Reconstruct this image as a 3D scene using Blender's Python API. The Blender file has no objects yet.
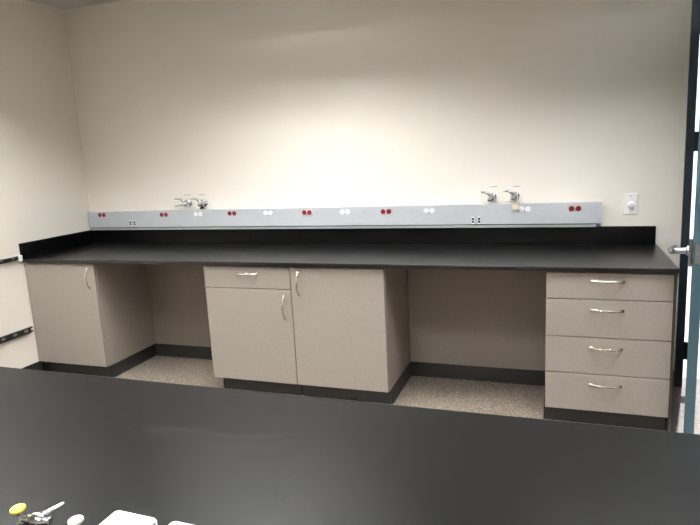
import bpy, bmesh, math, random
from mathutils import Vector, Matrix
random.seed(4)
S = bpy.context.scene
COL = S.collection
R = math.radians

# ------------------------------------------------------------------ materials
def s2l(c):
    return tuple(((v/255)/12.92 if v/255 <= .04045 else ((v/255+.055)/1.055)**2.4) for v in c) + (1,)

def mat(name, rgb, rough=.5, metal=0, spec=.5, noise=None, bump=None, rvar=None):
    m = bpy.data.materials.new(name); m.use_nodes = True
    nt = m.node_tree; b = nt.nodes['Principled BSDF']
    b.inputs['Base Color'].default_value = s2l(rgb)
    b.inputs['Roughness'].default_value = rough
    b.inputs['Metallic'].default_value = metal
    b.inputs['Specular IOR Level'].default_value = spec
    tc = nt.nodes.new('ShaderNodeTexCoord')
    def nz(scale, detail=4):
        n = nt.nodes.new('ShaderNodeTexNoise'); n.inputs['Scale'].default_value = scale
        n.inputs['Detail'].default_value = detail
        nt.links.new(tc.outputs['Object'], n.inputs['Vector']); return n
    if noise:
        scale, rgb2, lo, hi = noise
        n = nz(scale); r = nt.nodes.new('ShaderNodeValToRGB')
        r.color_ramp.elements[0].position = lo; r.color_ramp.elements[1].position = hi
        r.color_ramp.elements[0].color = s2l(rgb); r.color_ramp.elements[1].color = s2l(rgb2)
        nt.links.new(n.outputs['Fac'], r.inputs['Fac']); nt.links.new(r.outputs['Color'], b.inputs['Base Color'])
    if rvar:
        scale, lo, hi = rvar
        n = nz(scale, 5); r = nt.nodes.new('ShaderNodeMapRange')
        r.inputs['From Min'].default_value = .3; r.inputs['From Max'].default_value = .7
        r.inputs['To Min'].default_value = lo; r.inputs['To Max'].default_value = hi
        nt.links.new(n.outputs['Fac'], r.inputs['Value']); nt.links.new(r.outputs['Result'], b.inputs['Roughness'])
    if bump:
        scale, st = bump
        n = nz(scale, 3); bp = nt.nodes.new('ShaderNodeBump'); bp.inputs['Strength'].default_value = st
        bp.inputs['Distance'].default_value = .002
        nt.links.new(n.outputs['Fac'], bp.inputs['Height']); nt.links.new(bp.outputs['Normal'], b.inputs['Normal'])
    return m

def emis(name, rgb, st):
    m = bpy.data.materials.new(name); m.use_nodes = True
    b = m.node_tree.nodes['Principled BSDF']
    b.inputs['Base Color'].default_value = (.8, .8, .8, 1)
    b.inputs['Emission Color'].default_value = s2l(rgb); b.inputs['Emission Strength'].default_value = st
    return m

M = {}
M['wall'] = mat('wall_paint', (238, 232, 222), .55, noise=(1.2, (236, 230, 219), .3, .7), bump=(180, .12))
M['lam'] = mat('greige_laminate', (148, 140, 132), .45, noise=(60, (144, 136, 128), .35, .65), bump=(300, .05))
M['edge'] = mat('laminate_edge', (170, 161, 150), .5)
M['carcass'] = mat('shaded_end_panel', (70, 62, 55), .6)  # end panel tone: the shade beside the drawers is put into the colour
M['panel'] = mat('knee_panel_laminate', (140, 131, 122), .5, noise=(40, (136, 127, 118), .35, .65))
M['rubber'] = mat('black_rubber_base', (40, 40, 39), .45, bump=(60, .1))
M['resin'] = mat('black_epoxy_resin', (9, 9, 9), .28, spec=.6, bump=(500, .06))
M['splash'] = mat('black_splash_resin', (6, 6, 7), .3, spec=.18)
M['gray'] = mat('gray_raceway_enamel', (184, 188, 192), .42, noise=(30, (180, 184, 188), .3, .7))
M['graydark'] = mat('raceway_seam', (40, 41, 42), .6)
M['channel'] = mat('raceway_base_enamel', (150, 153, 154), .45)
M['chrome'] = mat('chrome', (215, 217, 220), .16, metal=1)
M['nickel'] = mat('brushed_nickel', (205, 200, 192), .25, metal=1)
M['red'] = mat('red_receptacle', (122, 16, 22), .4)
M['reddark'] = mat('red_receptacle_slot', (50, 6, 8), .6)
M['white'] = mat('white_plastic', (248, 248, 246), .35)
M['offwhite'] = mat('off_white_plastic', (150, 148, 144), .4)
M['whitemetal'] = mat('white_enamel', (236, 234, 230), .35)
M['black'] = mat('black_plastic', (14, 14, 14), .5)
M['tan'] = mat('tan_card', (214, 198, 178), .7)
M['label'] = mat('pale_label', (236, 230, 218), .5)
M['labelink'] = mat('label_ink', (176, 160, 146), .6)
M['yellow'] = mat('yellow_index_disc', (214, 200, 66), .4)
M['greydisc'] = mat('pale_grey_index_disc', (172, 170, 160), .4)
M['frame'] = mat('shaded_frame_paint', (30, 40, 48), .4)  # teal door paint, with backlit shade put into the colour
M['teal'] = mat('teal_door_paint', (56, 82, 92), .4, noise=(9, (53, 79, 89), .3, .7))
M['steel'] = mat('satin_steel', (175, 178, 182), .3, metal=1)
M['darkmetal'] = mat('dark_bronze_metal', (48, 46, 46), .4, metal=.6)
M['plate'] = mat('dull_grey_plate', (98, 98, 98), .5)
M['rail'] = mat('dark_slotted_rail', (62, 64, 64), .4, metal=.5)
M['concrete'] = mat('pale_concrete', (205, 202, 195), .8, noise=(3, (190, 187, 180), .3, .7))
M['lamp'] = emis('fluorescent_lamp', (252, 252, 252), 225)
M['housing'] = mat('troffer_housing_white', (225, 225, 222), .5)
M['louver'] = mat('louver_aluminium', (150, 152, 155), .35, metal=.8)

# speckled sheet floor
def floor_mat():
    m = mat('speckled_floor', (124, 112, 101), .42)
    nt = m.node_tree; b = nt.nodes['Principled BSDF']; tc = [n for n in nt.nodes if n.type == 'TEX_COORD'][0]
    v = nt.nodes.new('ShaderNodeTexVoronoi'); v.inputs['Scale'].default_value = 150
    nt.links.new(tc.outputs['Object'], v.inputs['Vector'])
    r = nt.nodes.new('ShaderNodeValToRGB'); r.color_ramp.interpolation = 'CONSTANT'
    cols = [(0, (98, 88, 79)), (.2, (124, 113, 102)), (.55, (142, 130, 118)), (.8, (110, 100, 91)), (.93, (166, 156, 145))]
    e = r.color_ramp.elements
    e[0].position = 0; e[0].color = s2l(cols[0][1]); e[1].position = cols[1][0]; e[1].color = s2l(cols[1][1])
    for p_, c in cols[2:]:
        x = e.new(p_); x.color = s2l(c)
    sp = nt.nodes.new('ShaderNodeSeparateColor')
    nt.links.new(v.outputs['Color'], sp.inputs['Color']); nt.links.new(sp.outputs['Red'], r.inputs['Fac'])
    nt.links.new(r.outputs['Color'], b.inputs['Base Color'])
    return m
M['floor'] = floor_mat()

# lay-in ceiling: tiles of 0.61 m with a painted grid and fine pits
def ceiling_mat():
    m = mat('ceiling_tile', (200, 199, 194), .85, bump=(220, .5))
    nt = m.node_tree; b = nt.nodes['Principled BSDF']; tc = [n for n in nt.nodes if n.type == 'TEX_COORD'][0]
    br = nt.nodes.new('ShaderNodeTexBrick'); br.offset = 0; br.squash = 1
    br.inputs['Scale'].default_value = 1; br.inputs['Brick Width'].default_value = 1.22
    br.inputs['Row Height'].default_value = .61; br.inputs['Mortar Size'].default_value = .012
    br.inputs['Mortar Smooth'].default_value = .1
    br.inputs['Color1'].default_value = s2l((200, 199, 194)); br.inputs['Color2'].default_value = s2l((196, 195, 190))
    br.inputs['Mortar'].default_value = s2l((222, 222, 218))
    nt.links.new(tc.outputs['Object'], br.inputs['Vector']); nt.links.new(br.outputs['Color'], b.inputs['Base Color'])
    return m
M['ceil'] = ceiling_mat()

# black bench resin with dried wipe marks: the residue is a little rougher and paler
def bench_mat():
    m = mat('black_epoxy_bench_top', (5, 5, 5), .3, spec=.12, bump=(500, .06))
    nt = m.node_tree; b = nt.nodes['Principled BSDF']; tc = [n for n in nt.nodes if n.type == 'TEX_COORD'][0]
    N = nt.nodes.new; L = nt.links.new
    geo = N('ShaderNodeNewGeometry')
    warp = N('ShaderNodeTexNoise'); warp.inputs['Scale'].default_value = 6; L(geo.outputs['Position'], warp.inputs['Vector'])
    vm = N('ShaderNodeVectorMath'); vm.operation = 'MULTIPLY_ADD'
    L(warp.outputs['Color'], vm.inputs[0]); vm.inputs[1].default_value = (.07, .07, 0); L(geo.outputs['Position'], vm.inputs[2])
    def seg(ax, ay, bx, by, w):
        # soft distance to the segment a-b in the plane of the top
        a = Vector((ax+.035, ay+.035)); d = Vector((bx, by))+Vector((.035, .035))-a; n2 = d.length_squared
        sp = N('ShaderNodeSeparateXYZ'); L(vm.outputs[0], sp.inputs[0])
        def mth(op, x, y, z=None):
            k = N('ShaderNodeMath'); k.operation = op
            for i, q in enumerate((x, y, z)):
                if q is None: continue
                if isinstance(q, (int, float)): k.inputs[i].default_value = q
                else: L(q, k.inputs[i])
            return k.outputs[0]
        px = mth('SUBTRACT', sp.outputs[0], a.x); py = mth('SUBTRACT', sp.outputs[1], a.y)
        t = mth('DIVIDE', mth('ADD', mth('MULTIPLY', px, d.x), mth('MULTIPLY', py, d.y)), n2)
        c = N('ShaderNodeClamp'); L(t, c.inputs[0]); t = c.outputs[0]
        ex = mth('SUBTRACT', px, mth('MULTIPLY', t, d.x)); ey = mth('SUBTRACT', py, mth('MULTIPLY', t, d.y))
        dist = mth('SQRT', mth('ADD', mth('MULTIPLY', ex, ex), mth('MULTIPLY', ey, ey)), 0)
        mr = N('ShaderNodeMapRange'); mr.interpolation_type = 'SMOOTHSTEP'
        L(dist, mr.inputs['Value']); mr.inputs['From Min'].default_value = w*.25; mr.inputs['From Max'].default_value = w
        mr.inputs['To Min'].default_value = 1; mr.inputs['To Max'].default_value = 0
        return mr.outputs['Result'], mth
    tot = None
    for sg in SMEARS:
        o, mth = seg(*sg)
        tot = o if tot is None else mth('MAXIMUM', tot, o)
    fine = N('ShaderNodeTexNoise'); fine.inputs['Scale'].default_value = 3; fine.inputs['Detail'].default_value = 6
    L(geo.outputs['Position'], fine.inputs['Vector'])
    base = N('ShaderNodeMapRange'); L(fine.outputs['Fac'], base.inputs['Value'])
    base.inputs['From Min'].default_value = .3; base.inputs['From Max'].default_value = .7
    base.inputs['To Min'].default_value = .345; base.inputs['To Max'].default_value = .37
    L(mth('ADD', base.outputs['Result'], mth('MULTIPLY', tot, .07)), b.inputs['Roughness'])
    return m
SMEARS = [(2.79, -2.91, 2.92, -2.905, .018), (2.92, -2.905, 3.04, -2.915, .030), (3.04, -2.915, 3.13, -2.90, .03), (3.13, -2.90, 3.24, -2.86, .02),
          (3.257, -2.981, 3.228, -3.006, .009), (3.228, -3.006, 3.255, -3.036, .008), (3.295, -3.00, 3.262, -3.06, .014), (3.262, -3.06, 3.275, -3.108, .014),
          (3.285, -3.105, 3.325, -3.05, .008), (3.335, -2.975, 3.315, -3.02, .009), (3.315, -3.02, 3.345, -3.07, .012), (3.345, -3.07, 3.365, -3.10, .014)]
M['bench'] = bench_mat()

# ------------------------------------------------------------------ mesh helpers
def box(bm, x0, x1, y0, y1, z0, z1, bev=0, seg=2):
    g = bmesh.ops.create_cube(bm, size=1)
    vs = g['verts']
    for v in vs:
        v.co = Vector(((x0+x1)/2+v.co.x*(x1-x0), (y0+y1)/2+v.co.y*(y1-y0), (z0+z1)/2+v.co.z*(z1-z0)))
    if bev:
        es = list({e for v in vs for e in v.link_edges})
        bmesh.ops.bevel(bm, geom=es, offset=bev, segments=seg, affect='EDGES', profile=.5)
    return vs

def lathe(bm, prof, origin=(0, 0, 0), axis=(0, 0, 1), n=24):
    """prof: (radius, height) pairs turned about axis through origin."""
    ax = Vector(axis).normalized(); q = Vector((0, 0, 1)).rotation_difference(ax); o = Vector(origin)
    rings = []
    for r, h in prof:
        if r < 1e-6:
            rings.append([bm.verts.new(o+q@Vector((0, 0, h)))])
        else:
            rings.append([bm.verts.new(o+q@Vector((r*math.cos(2*math.pi*i/n), r*math.sin(2*math.pi*i/n), h))) for i in range(n)])
    for a, b in zip(rings, rings[1:]):
        if len(a) == 1 and len(b) == 1: continue
        for i in range(n):
            j = (i+1) % n
            if len(a) == 1: bm.faces.new((a[0], b[j], b[i]))
            elif len(b) == 1: bm.faces.new((a[i], a[j], b[0]))
            else: bm.faces.new((a[i], a[j], b[j], b[i]))
    if len(rings[0]) > 1: bm.faces.new(rings[0][::-1])
    if len(rings[-1]) > 1: bm.faces.new(rings[-1])

def sweep(bm, pts, rad, n=12, flat=1.0, up=(0, 0, 1)):
    """tube along pts; rad one number or list; flat squashes along the binormal."""
    pts = [Vector(p) for p in pts]
    if not isinstance(rad, (list, tuple)): rad = [rad]*len(pts)
    rings = []
    upv = Vector(up)
    for i, p in enumerate(pts):
        t = (pts[min(i+1, len(pts)-1)]-pts[max(i-1, 0)]).normalized()
        s = t.cross(upv)
        if s.length < 1e-4: s = t.cross(Vector((1, 0, 0)))
        s.normalize(); u = s.cross(t).normalized()
        rings.append([bm.verts.new(p+s*rad[i]*flat*math.cos(2*math.pi*k/n)+u*rad[i]*math.sin(2*math.pi*k/n)) for k in range(n)])
    for a, b in zip(rings, rings[1:]):
        for k in range(n):
            bm.faces.new((a[k], a[(k+1) % n], b[(k+1) % n], b[k]))
    bm.faces.new(rings[0][::-1]); bm.faces.new(rings[-1])

def obj(name, bm, m, parent=None, smooth=False, label=None):
    bmesh.ops.recalc_face_normals(bm, faces=bm.faces[:])
    me = bpy.data.meshes.new(name)
    if smooth:
        for f in bm.faces: f.smooth = True
        for e in bm.edges:
            if len(e.link_faces) == 2 and e.calc_face_angle(0) > R(35): e.smooth = False
    bm.to_mesh(me); bm.free()
    ms = m if isinstance(m, (list, tuple)) else [m]
    for x in ms: me.materials.append(x)
    o = bpy.data.objects.new(name, me); COL.objects.link(o)
    if parent: o.parent = parent
    if label: o['label'] = label
    return o

def bxobj(name, m, parent, *a, bev=0, label=None, smooth=False):
    bm = bmesh.new(); box(bm, *a, bev=bev); return obj(name, bm, m, parent, label=label, smooth=smooth)

def thing(name, label, cat, loc=(0, 0, 0), group=None):
    o = bpy.data.objects.new(name, None); COL.objects.link(o); o.location = loc; o.empty_display_size = .1
    o['label'] = label; o['category'] = cat
    if group: o['group'] = group
    return o

def tag(o, label, cat, group=None):
    o['label'] = label; o['category'] = cat
    if group: o['group'] = group
    return o

def struct(o): o['kind'] = 'structure'; return o

# ------------------------------------------------------------------ sizes (metres, back wall y = 0, left wall x = 0)
W, YN, H = 6.4, -6.6, 2.817
D = .755                       # worktop depth
FY = -.735                     # plane of door and drawer faces
ZT, ZU, ZB = .914, .889, .10
X1, X2, X3, X4, X5, X6, X7 = .660, 1.574, 2.206, 2.822, 3.7355, 4.358, 4.372
KY = -.167                     # knee-space panel
DX0, DX1, DH = 4.500, 5.548, 2.46  # doorway opening

# ------------------------------------------------------------------ setting
bm = bmesh.new(); box(bm, -.12, W+.12, YN-.12, .15, -.1, 0); struct(obj('floor', bm, M['floor']))
bm = bmesh.new(); box(bm, -.12, 0, YN, .15, 0, H+.12); struct(obj('wall_left', bm, M['wall']))
bm = bmesh.new()
box(bm, 0, DX0, 0, .15, 0, H+.12); box(bm, DX1, W, 0, .15, 0, H+.12); box(bm, DX0, DX1, 0, .15, DH, H+.12)
struct(obj('wall_back', bm, M['wall']))
bm = bmesh.new(); box(bm, W, W+.12, YN, .15, 0, H+.12); struct(obj('wall_right', bm, M['wall']))
bm = bmesh.new(); box(bm, -.12, W+.12, YN-.12, YN, 0, H+.12); struct(obj('wall_front', bm, M['wall']))
# black coved base on the left wall and the free piece of back wall
bm = bmesh.new()
box(bm, 0, .006, YN, FY+.061, 0, .1); box(bm, .006, .014, YN, FY+.061, 0, .008)
struct(obj('baseboard_left', bm, M['rubber']))
bm = bmesh.new(); box(bm, 4.40, DX0-.002, -.006, 0, 0, .1); box(bm, DX1+.05, W, -.006, 0, 0, .1)
struct(obj('baseboard_back', bm, M['rubber']))

# ceiling with openings for the troffers
TROF = [(2.25, -1.28), (4.35, -1.60), (2.7, -3.0), (4.6, -4.2), (.80, -2.0), (2.6, -5.0)]
TL, TWD = 1.20, .60            # troffer length along x, width along y
def ceiling():
    bm = bmesh.new()
    xs = sorted({-.12, W+.12} | {x-TL/2 for x, y in TROF} | {x+TL/2 for x, y in TROF})
    ys = sorted({YN-.12, .15} | {y-TWD/2 for x, y in TROF} | {y+TWD/2 for x, y in TROF})
    for i in range(len(xs)-1):
        for j in range(len(ys)-1):
            cx, cy = (xs[i]+xs[i+1])/2, (ys[j]+ys[j+1])/2
            if any(abs(cx-x) < TL/2 and abs(cy-y) < TWD/2 for x, y in TROF): continue
            box(bm, xs[i], xs[i+1], ys[j], ys[j+1], H, H+.02)
    bmesh.ops.remove_doubles(bm, verts=bm.verts[:], dist=1e-5)
    return struct(obj('ceiling', bm, M['ceil']))
ceiling()
# wall angle where the ceiling meets the walls
bm = bmesh.new(); box(bm, 0, W, -.022, 0, H-.003, H); box(bm, 0, .022, YN, -.022, H-.003, H)
struct(obj('trim_1', bm, M['housing']))

def troffer(x, y, label, lamps=(-.19, 0, .19)):
    t = thing('ceiling_light', label, 'ceiling light', (x, y, H), 'recessed fluorescent ceiling lights')
    a, b = TL/2-.004, TWD/2-.004
    bm = bmesh.new()
    box(bm, -a, a, -b, b, .12, .125)
    box(bm, -a, a, -b, -b+.004, .0, .12); box(bm, -a, a, b-.004, b, .0, .12)
    box(bm, -a, -a+.004, -b+.004, b-.004, .0, .12); box(bm, a-.004, a, -b+.004, b-.004, .0, .12)
    obj('housing', bm, M['housing'], t)
    for k in lamps:
        bm = bmesh.new(); lathe(bm, [(.016, -.56), (.016, .56)], (0, k, .092), (1, 0, 0), 12)
        obj('lamp', bm, M['lamp'], t, smooth=True)
    bm = bmesh.new()
    for i in range(1, 3): box(bm, -a+.005, a-.005, -b+2*b*i/3-.002, -b+2*b*i/3+.002, .004, .07)
    for i in range(1, 9): box(bm, -a+2*a*i/9-.001, -a+2*a*i/9+.001, -b+.005, b-.005, .006, .068)
    obj('louver', bm, M['louver'], t)
    return t
names = ['recessed ceiling light nearest the back wall, above the sink-less counter', 'recessed ceiling light in front of the open door and drawer cabinet',
         'recessed ceiling light above the middle of the black island bench', 'recessed ceiling light above the right end of the black island bench',
         'recessed ceiling light beside the left wall', 'recessed ceiling light nearest the front wall']
names[0] = 'recessed ceiling light nearest the back wall, above the wall counter'
for i, ((x, y), n) in enumerate(zip(TROF, names)): troffer(x, y, n, (-.19, 0, .19))

# ------------------------------------------------------------------ doorway, frame, open door
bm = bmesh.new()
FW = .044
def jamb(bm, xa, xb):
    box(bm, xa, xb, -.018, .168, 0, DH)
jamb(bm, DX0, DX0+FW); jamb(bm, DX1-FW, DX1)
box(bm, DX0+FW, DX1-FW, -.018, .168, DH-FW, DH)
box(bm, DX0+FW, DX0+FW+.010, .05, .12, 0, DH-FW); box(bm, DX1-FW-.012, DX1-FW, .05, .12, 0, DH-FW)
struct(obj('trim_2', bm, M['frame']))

hx, hy = 4.576, -.012
ex, ey = 4.399, -.90
dr = struct(bpy.data.objects.new('door_1', None)); COL.objects.link(dr); dr.location = (hx, hy, 0)
dirv = Vector((ex-hx, ey-hy)); DLEN = dirv.length
ang = math.atan2(dirv.y, dirv.x)
dr.rotation_euler = (0, 0, ang)
# local: +x towards the free edge, +y to the room's left is (-sin, cos)... the leaf lies on the side away from the counter
# left face on local y = 0, thickness goes to local +y (rotated: towards +world x)
bm = bmesh.new(); box(bm, 0, DLEN, 0, .045, .012, 2.40, bev=.0015, seg=1); obj('leaf', bm, M['teal'], dr)
bm = bmesh.new(); box(bm, DLEN-.002, DLEN+.0015, .010, .035, .965, 1.065); 
bm2 = bmesh.new(); box(bm2, DLEN, DLEN+.014, .015, .030, 1.0, 1.02, bev=.003)
lk = obj('latch_plate', bm, M['steel'], dr); obj('latch_bolt', bm2, M['steel'], lk)
for side in (-1, 1):
    y0 = 0 if side < 0 else .045
    bm = bmesh.new()
    xr = DLEN-.062
    box(bm, xr-.03, xr+.03, min(y0, y0+side*.018), max(y0, y0+side*.018), .945, 1.085, bev=.006)
    lathe(bm, [(.024, .018), (.024, .024), (.0165, .028), (.0155, .05), (.0155, .078)], (xr, y0, 1.018), (0, side, 0), 24)
    pts = [(xr+.018, y0+side*.080, 1.018), (xr+.008, y0+side*.088, 1.018), (xr-.02, y0+side*.092, 1.018), (xr-.07, y0+side*.088, 1.018), (xr-.115, y0+side*.080, 1.018)]
    sweep(bm, pts, [.012, .0165, .0165, .0145, .011], 14)
    obj('lever_handle', bm, M['steel'], dr, smooth=True)
for z in (.24, .905, 1.53, 2.19):
    bm = bmesh.new()
    for k in range(5):
        lathe(bm, [(.0085, -.0115), (.0085, .0115)], (-.006, .002, z+(k-2)*.0235), (0, 0, 1), 12)
    lathe(bm, [(.0095, -.064), (.006, -.070), (0, -.071)][::-1], (-.006, .002, z), (0, 0, 1), 12)
    lathe(bm, [(.0095, .062), (.006, .069), (0, .070)], (-.006, .002, z), (0, 0, 1), 12)
    box(bm, -.0025, 0.0, .002, .032, z-.057, z+.057)
    # fixed leaf reaching back to the jamb
    hb = obj('hinge', bm, M['darkmetal'], dr, smooth=True)
    bm = bmesh.new()
    c, s = math.cos(-ang), math.sin(-ang)
    vs = box(bm, DX0+FW-hx, -.004, -.014-hy, -.009-hy+.003, z-.057, z+.057)
    for v in vs:
        x, y = v.co.x, v.co.y; v.co.x = c*x-s*y; v.co.y = s*x+c*y
    obj('hinge_leaf', bm, M['darkmetal'], hb)

# outside, beyond the doorway
bm = bmesh.new(); box(bm, -6, 14, .15, 16, -.12, -.02); struct(obj('ground', bm, M['concrete']))

# ------------------------------------------------------------------ worktop of the wall counter
t = thing('worktop', 'long black resin worktop with splashbacks running along the back wall', 'countertop', (0, 0, ZU))
def prof_top(bm, x0, x1, y0, y1): box(bm, x0, x1, y0, y1, 0, ZT-ZU, bev=.003)
bm = bmesh.new(); box(bm, .001, X7, -D, -.001, 0, ZT-ZU, bev=.0025); obj('top', bm, M['resin'], t)
bm = bmesh.new(); box(bm, .001, X7-.012, -.020, -.001, ZT-ZU, 1.030-ZU, bev=.002); obj('back_splash', bm, M['splash'], t)
bm = bmesh.new(); box(bm, .001, .020, -D, -.020, ZT-ZU, 1.030-ZU, bev=.002); obj('side_splash', bm, M['splash'], t)

# ------------------------------------------------------------------ pulls
def pull(parent, cx, cz, L, horiz=True, fy=FY-.019):
    """bow pull standing off the face"""
    bm = bmesh.new()
    pts, rad = [], []
    n = 18
    for i in range(n+1):
        u = i/n*2-1
        out = .028*(1-abs(u)**2.2)+.004
        s = u*L/2
        pts.append((cx+s, fy-out, cz) if horiz else (cx, fy-out, cz+s))
        rad.append(.0068-.0020*(1-abs(u)**3)*0 + (.0012 if abs(u) > .85 else 0))
    sweep(bm, pts, rad, 10, flat=.62 if horiz else .62, up=(0, 0, 1) if horiz else (1, 0, 0))
    for sgn in (-1, 1):
        x, z = (cx+sgn*(L/2-.006), cz) if horiz else (cx, cz+sgn*(L/2-.006))
        lathe(bm, [(.0075, 0), (.0065, .004), (.0055, .010)], (x, fy, z), (0, -1, 0), 12)
    return obj('handle', bm, M['nickel'], parent, smooth=True)

def front(name, parent, x0, x1, z0, z1):
    """laminate door or drawer front, 19 mm, at the face plane"""
    bm = bmesh.new(); box(bm, x0, x1, FY-.0, FY+.019, z0, z1, bev=.0012, seg=1)
    return obj(name, bm, M['lam'], parent)

G = .0028
def cabinet(label, x0, x1, inset=.004, lpanel=True, rpanel=True, group=None, left_base=False, right_base=False, back=-.02):
    t = thing('base_cabinet', label, 'cabinet', ((x0+x1)/2, FY/2, 0))
    ox, oy = t.location.x, t.location.y
    def B(name, m, a, b, c, d, e, f, bev=0, lab=None):
        bm = bmesh.new(); box(bm, a-ox, b-ox, c-oy, d-oy, e, f, bev=bev); return obj(name, bm, m, t, label=lab)
    bm = bmesh.new(); e = .0006
    fy = FY+.022
    box(bm, x0+e-ox, x0+.019-ox, fy-oy, back-oy, ZB, ZU-.0005)
    box(bm, x1-.019-ox, x1-e-ox, fy-oy, back-oy, ZB, ZU-.0005)
    box(bm, x0+.019-ox, x1-.019-ox, fy-oy, back-oy, ZB, ZB+.019)
    box(bm, x0+.019-ox, x1-.019-ox, fy+.01-oy, fy+.1-oy, ZU-.02, ZU-.0005)
    box(bm, x0+.019-ox, x1-.019-ox, back-.008-oy, back-oy, ZB+.019, ZU-.0005)
    obj('carcass', bm, M['lam'], t)
    # plinth with rubber base
    bm = bmesh.new(); box(bm, x0+inset-ox, x1-.004-ox, FY+.062-oy, back-oy, 0, ZB-.0004, bev=0); obj('toe_kick', bm, M['rubber'], t)
    return t, ox, oy

def put(o, ox, oy): o.location = (-ox, -oy, 0); return o

def door(t, ox, oy, x0, x1, z0, z1, hx_=None, hz=None):
    d = put(front('door', t, x0+G, x1-G, z0+G, z1-G), ox, oy)
    if hx_: pull(d, hx_, hz, .155, False, FY)
def drawer(t, ox, oy, x0, x1, z0, z1, cx, cz):
    d = put(front('drawer', t, x0+G, x1-G, z0+G, z1-G), ox, oy)
    pull(d, cx, cz, .160, True, FY)

ZF = ZU-.006
t, ox, oy = cabinet('greige base cabinet with one full-height door in the left corner', .004, X1)
door(t, ox, oy, .004, X1, ZB, ZF, .603, .776)
t, ox, oy = cabinet('greige base cabinet with one drawer above a door, left of its twin-width neighbour', X2, X3, .040)
t['label'] = 'greige base cabinet with a single drawer above its door, middle of the counter'
drawer(t, ox, oy, X2, X3, .737, ZF, 1.897, .834)
door(t, ox, oy, X2, X3, ZB, .737, 2.151, .617)
t, ox, oy = cabinet('greige base cabinet with one full-height door, beside the wider knee space', X3, X4)
door(t, ox, oy, X3, X4, ZB, ZF, 2.260, .777)
# small black clip low on the toe kick
bm = bmesh.new(); box(bm, 2.545-ox, 2.60-ox, FY+.055-oy, FY+.0625-oy, .012, .030, bev=.003); obj('toe_kick_vent', bm, M['black'], t, label='small black vent slot low on the toe kick')
t, ox, oy = cabinet('greige base cabinet with four stacked drawers at the right end of the counter', X5, X6)
zs = [ZF, .735, .524, .315, ZB]
B_end = bxobj('end_panel', M['carcass'], t, X6+.0005-ox, X6+.0135-ox, FY+.012-oy, -.02-oy, 0, ZU-.0005, label='end panel with shade in its colour')
for i, cz in enumerate((.836, .678, .466, .258)):
    drawer(t, ox, oy, X5, X6, zs[i+1], zs[i], 4.045, cz)

# knee-space panels between cabinets with rubber base
def knee(x0, x1, label):
    t = thing('knee_space_panel', label, 'panel', ((x0+x1)/2, KY, 0), 'recessed back panels of the knee spaces')
    w = (x1-x0)/2-.001
    bxobj('panel', M['panel'], t, -w, w, 0, .019, ZB-.005, ZU-.0005)
    bm = bmesh.new(); box(bm, -w, w, -.004, .003, 0, ZB, bev=.001, seg=1); box(bm, -w, w, -.012, -.004, 0, .006)
    obj('base_strip', bm, M['rubber'], t)
knee(X1, X2, 'greige back panel of the narrow left knee space under the counter')
knee(X4, X5, 'greige back panel of the wide right knee space under the counter')
# rubber base returned along cabinet sides
def side_base(x, sgn, label):
    bm = bmesh.new()
    a, b = (x, x+sgn*.006) if sgn > 0 else (x-.006, x)
    box(bm, a, b, FY+.062, KY-.012, 0, ZB, bev=.001, seg=1)
    o = obj('cove_base_strip', bm, M['rubber']); tag(o, label, 'cove base', 'rubber base strips inside the knee spaces'); return o
side_base(X1+.0005, 1, 'black rubber base strip along the side of the left corner cabinet')
side_base(X2+.0395, -1, 'black rubber base strip on the right side of the narrow left knee space')
side_base(X4+.0005, 1, 'black rubber base strip along the right side of the middle cabinets')
side_base(X5-.0005, -1, 'black rubber base strip on the left side of the four-drawer cabinet')

# ------------------------------------------------------------------ raceway with receptacles
t = thing('service_raceway', 'long grey metal service raceway with red and white outlets on the back wall', 'raceway', (0, 0, 1.03))
RY = -.05
bm = bmesh.new(); box(bm, .022, 4.05, RY, -.001, .024, .157, bev=.0015, seg=1); obj('cover', bm, M['gray'], t)
bm = bmesh.new(); box(bm, .024, 4.02, RY+.003, -.001, .001, .0175, bev=.001, seg=1); obj('base_channel', bm, M['channel'], t)
bm = bmesh.new(); box(bm, .026, 4.018, RY+.008, -.002, .0175, .024); obj('seam_gasket', bm, M['graydark'], t)
def receptacle(x, z, kind):
    c = {'red': M['red'], 'white': M['white']}[kind]; d = {'red': M['reddark'], 'white': M['offwhite']}[kind]
    bm = bmesh.new(); box(bm, x-.037, x+.037, RY-.0012, RY, z-.019, z+.019, bev=.0005, seg=1)
    pl = obj('receptacle', bm, M['gray'], t, label={'red': 'red twin receptacle', 'white': 'white twin receptacle'}[kind])
    for s in (-1, 1):
        bm = bmesh.new()
        lathe(bm, [(.0172, 0), (.0172, .003), (.016, .0042), (0, .0042)], (x+s*.0205, RY-.0012, z), (0, -1, 0), 24)
        f = obj('socket_face', bm, c, pl, smooth=True)
        f.parent = pl
        bm = bmesh.new()
        y1 = RY-.0054
        box(bm, x+s*.0205-.0055, x+s*.0205+.0035, y1-.0004, y1+.001, z+.0045, z+.0068)
        box(bm, x+s*.0205-.0045, x+s*.0205+.0035, y1-.0004, y1+.001, z-.0068, z-.0045)
        lathe(bm, [(.0028, 0), (.0028, .0008)], (x+s*.0205+.009, y1+.0004, z), (0, -1, 0), 10)
        obj('socket_slots', bm, d, pl)
for k, x in enumerate((.171, .793, 1.116, 1.421, 1.730, 2.051, 2.348, 2.654, 2.960, 3.588, 3.893)):
    kind = 'red' if k in (0, 1, 3, 5, 7, 10) else 'white'
    z = [1.160, 1.154, 1.154, 1.156, 1.154, 1.153, 1.152, 1.150, 1.149, 1.150, 1.150][k]-1.03
    receptacle(x, z, kind)
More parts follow.
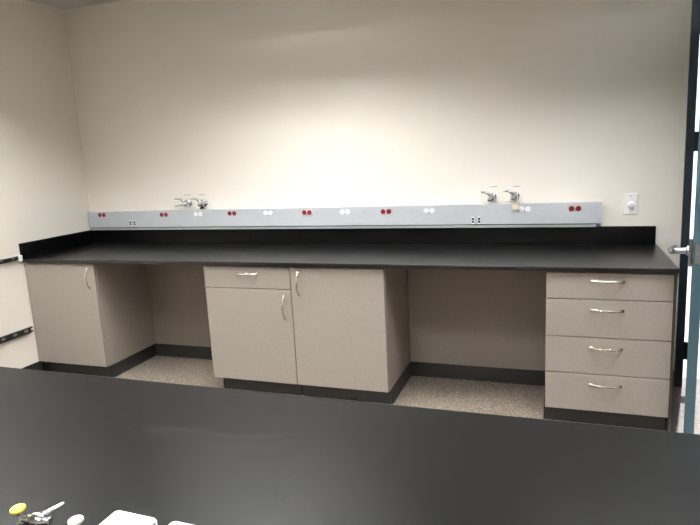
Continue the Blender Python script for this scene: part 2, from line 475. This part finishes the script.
for x in (.479, 3.276):
    z = 1.088-1.03 if x < 1 else 1.082-1.03
    bm = bmesh.new(); box(bm, x-.036, x+.036, RY-.002, RY, z-.026, z+.026, bev=.0008, seg=1)
    pl = obj('data_plate', bm, M['gray'], t)
    for s in (-1, 1):
        bm = bmesh.new(); box(bm, x+s*.0205-.0095, x+s*.0205+.0095, RY-.004, RY-.002, z-.024, z+.024, bev=.001, seg=1)
        pj = obj('data_jack', bm, M['white'], pl, label='white twin data jack with black openings')
        bm = bmesh.new()
        for q in (-1, 1): box(bm, x+s*.0205-.0075, x+s*.0205+.0075, RY-.0048, RY-.0038, z+q*.0095-.0078, z+q*.0095+.0078)
        obj('jack_opening', bm, M['black'], pl)

# ------------------------------------------------------------------ wall gas valves: flange, body, lever, serrated nozzle pointing left
def wall_valve(x, z, nozzle, label):
    t = thing('gas_valve', label, 'gas valve', (x, 0, z), 'chrome gas valves on the back wall')
    bm = bmesh.new()
    lathe(bm, [(.029, .0005), (.029, .004), (.021, .010), (.012, .013), (.011, .05)], (0, 0, 0), (0, -1, 0), 28)
    obj('flange', bm, M['chrome'], t, smooth=True)
    bm = bmesh.new()
    lathe(bm, [(0, -.030), (.012, -.029), (.019, -.018), (.024, -.004), (.024, .010), (.019, .020), (.012, .026), (0, .027)], (0, -.044, 0), (0, -1, .1), 24)
    obj('body', bm, M['chrome'], t, smooth=True)
    bm = bmesh.new()   # handle: curved lever rising up and to the left
    L = .086 if nozzle else (.080 if x < 2 else .070)
    pts = [(0, -.054, .014), (-.018, -.062, .028), (-.032, -.064, .036), (-.046, -.064, .040), (-L+.01, -.064, .041), (-L, -.064, .040)]
    sweep(bm, pts, [.010, .0095, .008, .007, .0068, .005], 12)
    lathe(bm, [(.014, -.006), (.015, 0), (.013, .008), (0, .010)], (0, -.044, .022), (0, 0, 1), 18)
    obj('lever', bm, M['chrome'], t, smooth=True)
    bm = bmesh.new()
    prof = [(.009, 0), (.009, .012)]
    if nozzle:
        for k in range(6): prof += [(.0088-.0005*k, .014+.011*k), (.0058-.0003*k, .024+.011*k)]
        prof += [(0, .084)]
        lathe(bm, prof, (-.014, -.046, -.008), (-1, -.25, -.10), 16)
    else:
        prof = [(.010, 0), (.010, .014), (.012, .016), (.012, .022), (.007, .026), (0, .027)]
        lathe(bm, prof, (-.008, -.046, -.006), (-.35, -1, -.25), 16)
    obj('hose_nozzle', bm, M['chrome'], t, smooth=True)
    return t
wall_valve(1.008, 1.238, True, 'leftmost chrome gas valve on the back wall, with a serrated hose nozzle')
wall_valve(1.152, 1.236, False, 'chrome gas valve on the back wall, right one of the left pair')
wall_valve(3.378, 1.228, False, 'chrome gas valve on the back wall, left one of the right pair')
wall_valve(3.524, 1.233, False, 'rightmost chrome gas valve on the back wall, above the round tan tag')
# tan disc tag hanging below the rightmost valve, dark cap below its left-hand counterpart
bm = bmesh.new(); lathe(bm, [(.023, 0), (.023, .0015), (0, .0016)], (3.531, -.0675, 1.174), (.02, -1, .05), 32)
sweep(bm, [(3.531, -.068, 1.194), (3.530, -.063, 1.200), (3.527, -.050, 1.208), (3.527, -.046, 1.214)], .0015, 6)
tag(obj('round_tag', bm, M['tan'], smooth=True), 'round tan tag hanging below the rightmost gas valve', 'tag')
bm = bmesh.new(); lathe(bm, [(.004, -.018), (.015, -.0175), (.017, -.012), (.017, -.006), (.007, -.003), (.006, .003)], (1.150, -.044, 1.2125), (0, 0, 1), 20)
tag(obj('plug_cap', bm, M['black'], smooth=True), 'dark cap hanging under the right valve of the left pair', 'cap')
for x, z, w, n in ((1.000, 1.303, .07, 'leftmost gas valve'), (1.135, 1.302, .07, 'second gas valve from the left'),
                   (3.390, 1.298, .055, 'third gas valve from the left'), (3.534, 1.296, .055, 'rightmost gas valve')):
    bm = bmesh.new(); box(bm, -w/2, w/2, -.0010, 0, -.009, .009)
    t = obj('valve_label', bm, M['label']); t.location = (x, -.0002, z)
    tag(t, 'small pale label on the wall above the '+n, 'label', 'small labels above the gas valves')
    bm = bmesh.new()
    for k in range(7): box(bm, -w*.38+k*w*.11, -w*.38+k*w*.11+w*.075, -.0013, -.0008, -.003, .004)
    p_ = obj('print', bm, M['labelink'], t); p_['kind'] = 'stuff'

# ------------------------------------------------------------------ dimmer switch
t = thing('dimmer_switch', 'white wall dimmer switch with a round knob beside the raceway', 'switch', (4.214, 0, 1.169))
bxobj('cover_plate', M['white'], t, -.041, .041, -.007, -.0003, -.065, .065, bev=.0025)
bm = bmesh.new(); lathe(bm, [(.021, 0), (.021, .003), (.0175, .005), (.0165, .019), (.014, .022), (0, .0225)], (.006, -.0065, -.006), (0, -1, 0), 28)
obj('knob', bm, M['white'], t, smooth=True)
for z in (-.048, .048):
    bm = bmesh.new(); lathe(bm, [(.0032, 0), (.0032, .001), (0, .0014)], (0, -.007, z), (0, -1, 0), 12)
    obj('screw', bm, M['offwhite'], t)

# ------------------------------------------------------------------ slotted rails on the left wall
def rail(z, h, y1, label, cap):
    t = thing('slotted_rail', label, 'rail', (0, y1, z), 'slotted metal rails on the left wall')
    L = 1.25
    bm = bmesh.new()
    box(bm, .0005, .006, -L, 0, -h/2, h/2); box(bm, .006, .022, -L, -.012, h/2-.004, h/2); box(bm, .006, .022, -L, -.012, -h/2, -h/2+.004)
    obj('channel', bm, M['rail'], t)
    k = 0; y = -.045
    while y > -L+.04:
        bm = bmesh.new()
        lathe(bm, [(h*.24, 0), (h*.24, .003), (h*.14, .005), (0, .0055)], (.006, y, 0), (1, 0, 0), 16)
        for v in bm.verts: v.co.y = y+(v.co.y-y)*1.9
        obj('fastener', bm, M['steel'], t, smooth=True); y -= .10; k += 1
    if cap: bxobj('end_cap', M['white'], t, .0005, .026, .001, .022, -h/2-.012, h/2+.004, bev=.002, label='white plastic end cap')
    else:
        bm = bmesh.new(); box(bm, .0005, .006, 0, .016, h/2-.012, h/2); box(bm, .0005, .006, 0, .016, -h/2, -h/2+.012)
        obj('prong', bm, M['rail'], t)
rail(.926, .028, -.780, 'upper dark slotted rail on the left wall, level with the worktop', True)
rail(.367, .043, -.762, 'lower dark slotted rail on the left wall, near the floor', False)

# ------------------------------------------------------------------ island bench in the foreground
t = thing('island_bench', 'black-topped island bench filling the foreground', 'lab bench', (3.2, -3.27, 0))
ox, oy = 3.2, -3.27
BX0, BX1, BY0, BY1 = 1.2, 5.3, -3.90, -2.633
bm = bmesh.new()
vs = box(bm, BX0-ox, BX1-ox, BY0-oy, BY1-oy, .889, .914, bev=.0025)
obj('top', bm, M['bench'], t)
bxobj('carcass', M['lam'], t, BX0+.03-ox, BX1-.03-ox, BY0+.03-oy, BY1-.05-oy, .10, .8885)
bxobj('toe_kick', M['rubber'], t, BX0+.09-ox, BX1-.09-ox, BY0+.09-oy, BY1-.11-oy, 0, .0998)
n = 6; bw = (BX1-BX0-.06)/n
for k in range(n):
    x0 = BX0+.03-ox+k*bw
    d = bxobj('door', M['lam'], t, x0+.0016, x0+bw-.0016, BY1-.05-oy, BY1-.031-oy, .102, .884, bev=.001)

# pedestal outlet boxes on the bench
def pedestal(x0, x1, y0, y1, label):
    t = thing('pedestal_outlet_box', label, 'outlet box', ((x0+x1)/2, (y0+y1)/2, .914), 'white outlet boxes on the island bench')
    w, d, h = (x1-x0)/2, (y1-y0)/2, .086
    bm = bmesh.new()
    # cross-section in x-z: left shoulder rounded, right side upright; extruded along y
    pr = [(-w-.008, 0), (-w-.006, h*.45)]
    for k in range(6):
        a = math.pi-k*math.pi/2/5; r = .012
        pr.append((-w-.004+r+r*math.cos(a), h-r+r*math.sin(a)))
    pr += [(w-.004, h), (w, h-.003), (w, 0)]
    A = [bm.verts.new((x, -d, z)) for x, z in pr]; B_ = [bm.verts.new((x, d, z)) for x, z in pr]
    for i in range(len(pr)):
        j = (i+1) % len(pr); bm.faces.new((A[i], A[j], B_[j], B_[i]))
    bm.faces.new(A[::-1]); bm.faces.new(B_)
    bmesh.ops.bevel(bm, geom=[e for e in bm.edges if abs(e.verts[0].co.y-e.verts[1].co.y) < 1e-6 and e.verts[0].co.z > .001], offset=.002, segments=2, affect='EDGES')
    obj('housing', bm, M['whitemetal'], t, smooth=True)
    f = bxobj('faceplate', M['plate'], t, w, w+.0015, -d+.006, d-.006, .010, h-.006, bev=.0005, label='dull grey metal faceplate')
    for s in (-1, 1):
        bm = bmesh.new(); lathe(bm, [(.016, 0), (.016, .003), (0, .0032)], (w+.0015, s*.019, h*.5), (1, 0, 0), 20); g = obj('socket_face', bm, M['black'], f, smooth=True)
pedestal(3.099, 3.184, -3.445, -3.332, 'white outlet box with rounded shoulder on the island bench, beside the grey-capped valve')
pedestal(3.213, 3.300, -3.445, -3.332, 'white outlet box at the bottom edge, right one on the island bench')

# bench gas valves: column, body, disc-topped handle, serrated nozzle
def bench_valve(x, y, zd, disc, label, long_, ang_):
    t = thing('bench_gas_valve', label, 'gas valve', (x, y, .914), 'chrome gas valves on the island bench')
    h = zd-.914
    a = ang_
    ux = Vector((math.cos(a), math.sin(a), 0))
    bm = bmesh.new(); c = ux*.034
    lathe(bm, [(.024, 0), (.024, .004), (.014, .010), (.011, .014), (.010, h-.034)], c, (0, 0, 1), 24)
    obj('column', bm, M['chrome'], t, smooth=True)
    bm = bmesh.new()
    p0 = Vector((0, 0, h-.020))
    lathe(bm, [(0, .004), (.0055, .005), (.0055, .012), (.0085, .014), (.0085, .022), (.0135, .027), (.0145, .036), (.0145, .044), (.010, .054), (.006, .058)], p0, ux+Vector((0, 0, -.02)), 20)
    obj('body', bm, M['chrome'], t, smooth=True)
    bm = bmesh.new(); lathe(bm, [(.0045, -.042), (.0072, -.040), (.0078, -.018), (.0085, -.006), (.0045, .0), (.0045, .018)], p0, (0, 0, 1), 18)
    hd = obj('handle', bm, M['chrome'], t, smooth=True)
    bm = bmesh.new(); lathe(bm, [(0, .016), (.011, .016), (.0128, .018), (.0128, .021), (.0115, .0225), (0, .0228)], p0, (-.04, -.06, 1), 28)
    obj('index_disc', bm, disc, hd, smooth=True, label='yellow disc' if disc is M['yellow'] else 'pale grey disc')
    bm = bmesh.new(); prof = [(.0066, 0), (.0068, .005)]
    for k in range(7): prof += [(.0060-.0004*k, .006+.0043*k), (.0043-.00028*k, .0098+.0043*k)]
    prof += [(0, .038)]
    lathe(bm, prof, p0+ux*.046+Vector((0, 0, .010)), long_, 16)
    obj('hose_nozzle', bm, M['chrome'], t, smooth=True)
bench_valve(2.929, -3.374, 1.0, M['yellow'], 'yellow-capped chrome gas valve on the island bench', (.60, .62, .30), R(10))
bench_valve(3.056, -3.374, 1.0, M['greydisc'], 'grey-capped chrome gas valve beside the white outlet box', (-.3, -.9, .2), R(-60))

# ------------------------------------------------------------------ camera
r = Vector((0.9414094963649331, 0.33323600294566086, -0.05198005862561567))
u = Vector((-0.010708834446175743, 0.18357867795803506, 0.982946687193148))
f = Vector((-0.33709565559159516, 0.9247986999017567, -0.17639127994686446))
cam = bpy.data.cameras.new('camera'); co = bpy.data.objects.new('camera', cam); COL.objects.link(co)
m = Matrix((r, u, -f)).transposed().to_4x4()
m.translation = Vector((3.8071853331170025, -4.056563623691865, 1.5781181130316653))
co.matrix_world = m
cam.sensor_width = 36; cam.lens = 594.0157*36/700; cam.clip_start = .02
cam.shift_x = 2.7247/700; cam.shift_y = -4.3497/700
S.camera = co

# ------------------------------------------------------------------ daylight outside
w = bpy.data.worlds.new('sky'); S.world = w; w.use_nodes = True
nt = w.node_tree; bg = nt.nodes['Background']
bg.inputs['Color'].default_value = (.85, .92, 1, 1); bg.inputs['Strength'].default_value = 1.6
sl = bpy.data.lights.new('sun', 'SUN'); sl.energy = 5; sl.angle = R(1); so = bpy.data.objects.new('sun', sl); COL.objects.link(so)
so.rotation_euler = Vector((.139, .70, .80)).to_track_quat('Z', 'Y').to_euler()
so.location = (5, 4, 5)

# ------------------------------------------------------------------ view
S.view_settings.view_transform = 'Standard'; S.view_settings.look = 'None'
S.view_settings.gamma = 1; S.view_settings.use_curve_mapping = False
S.view_settings.exposure = 0
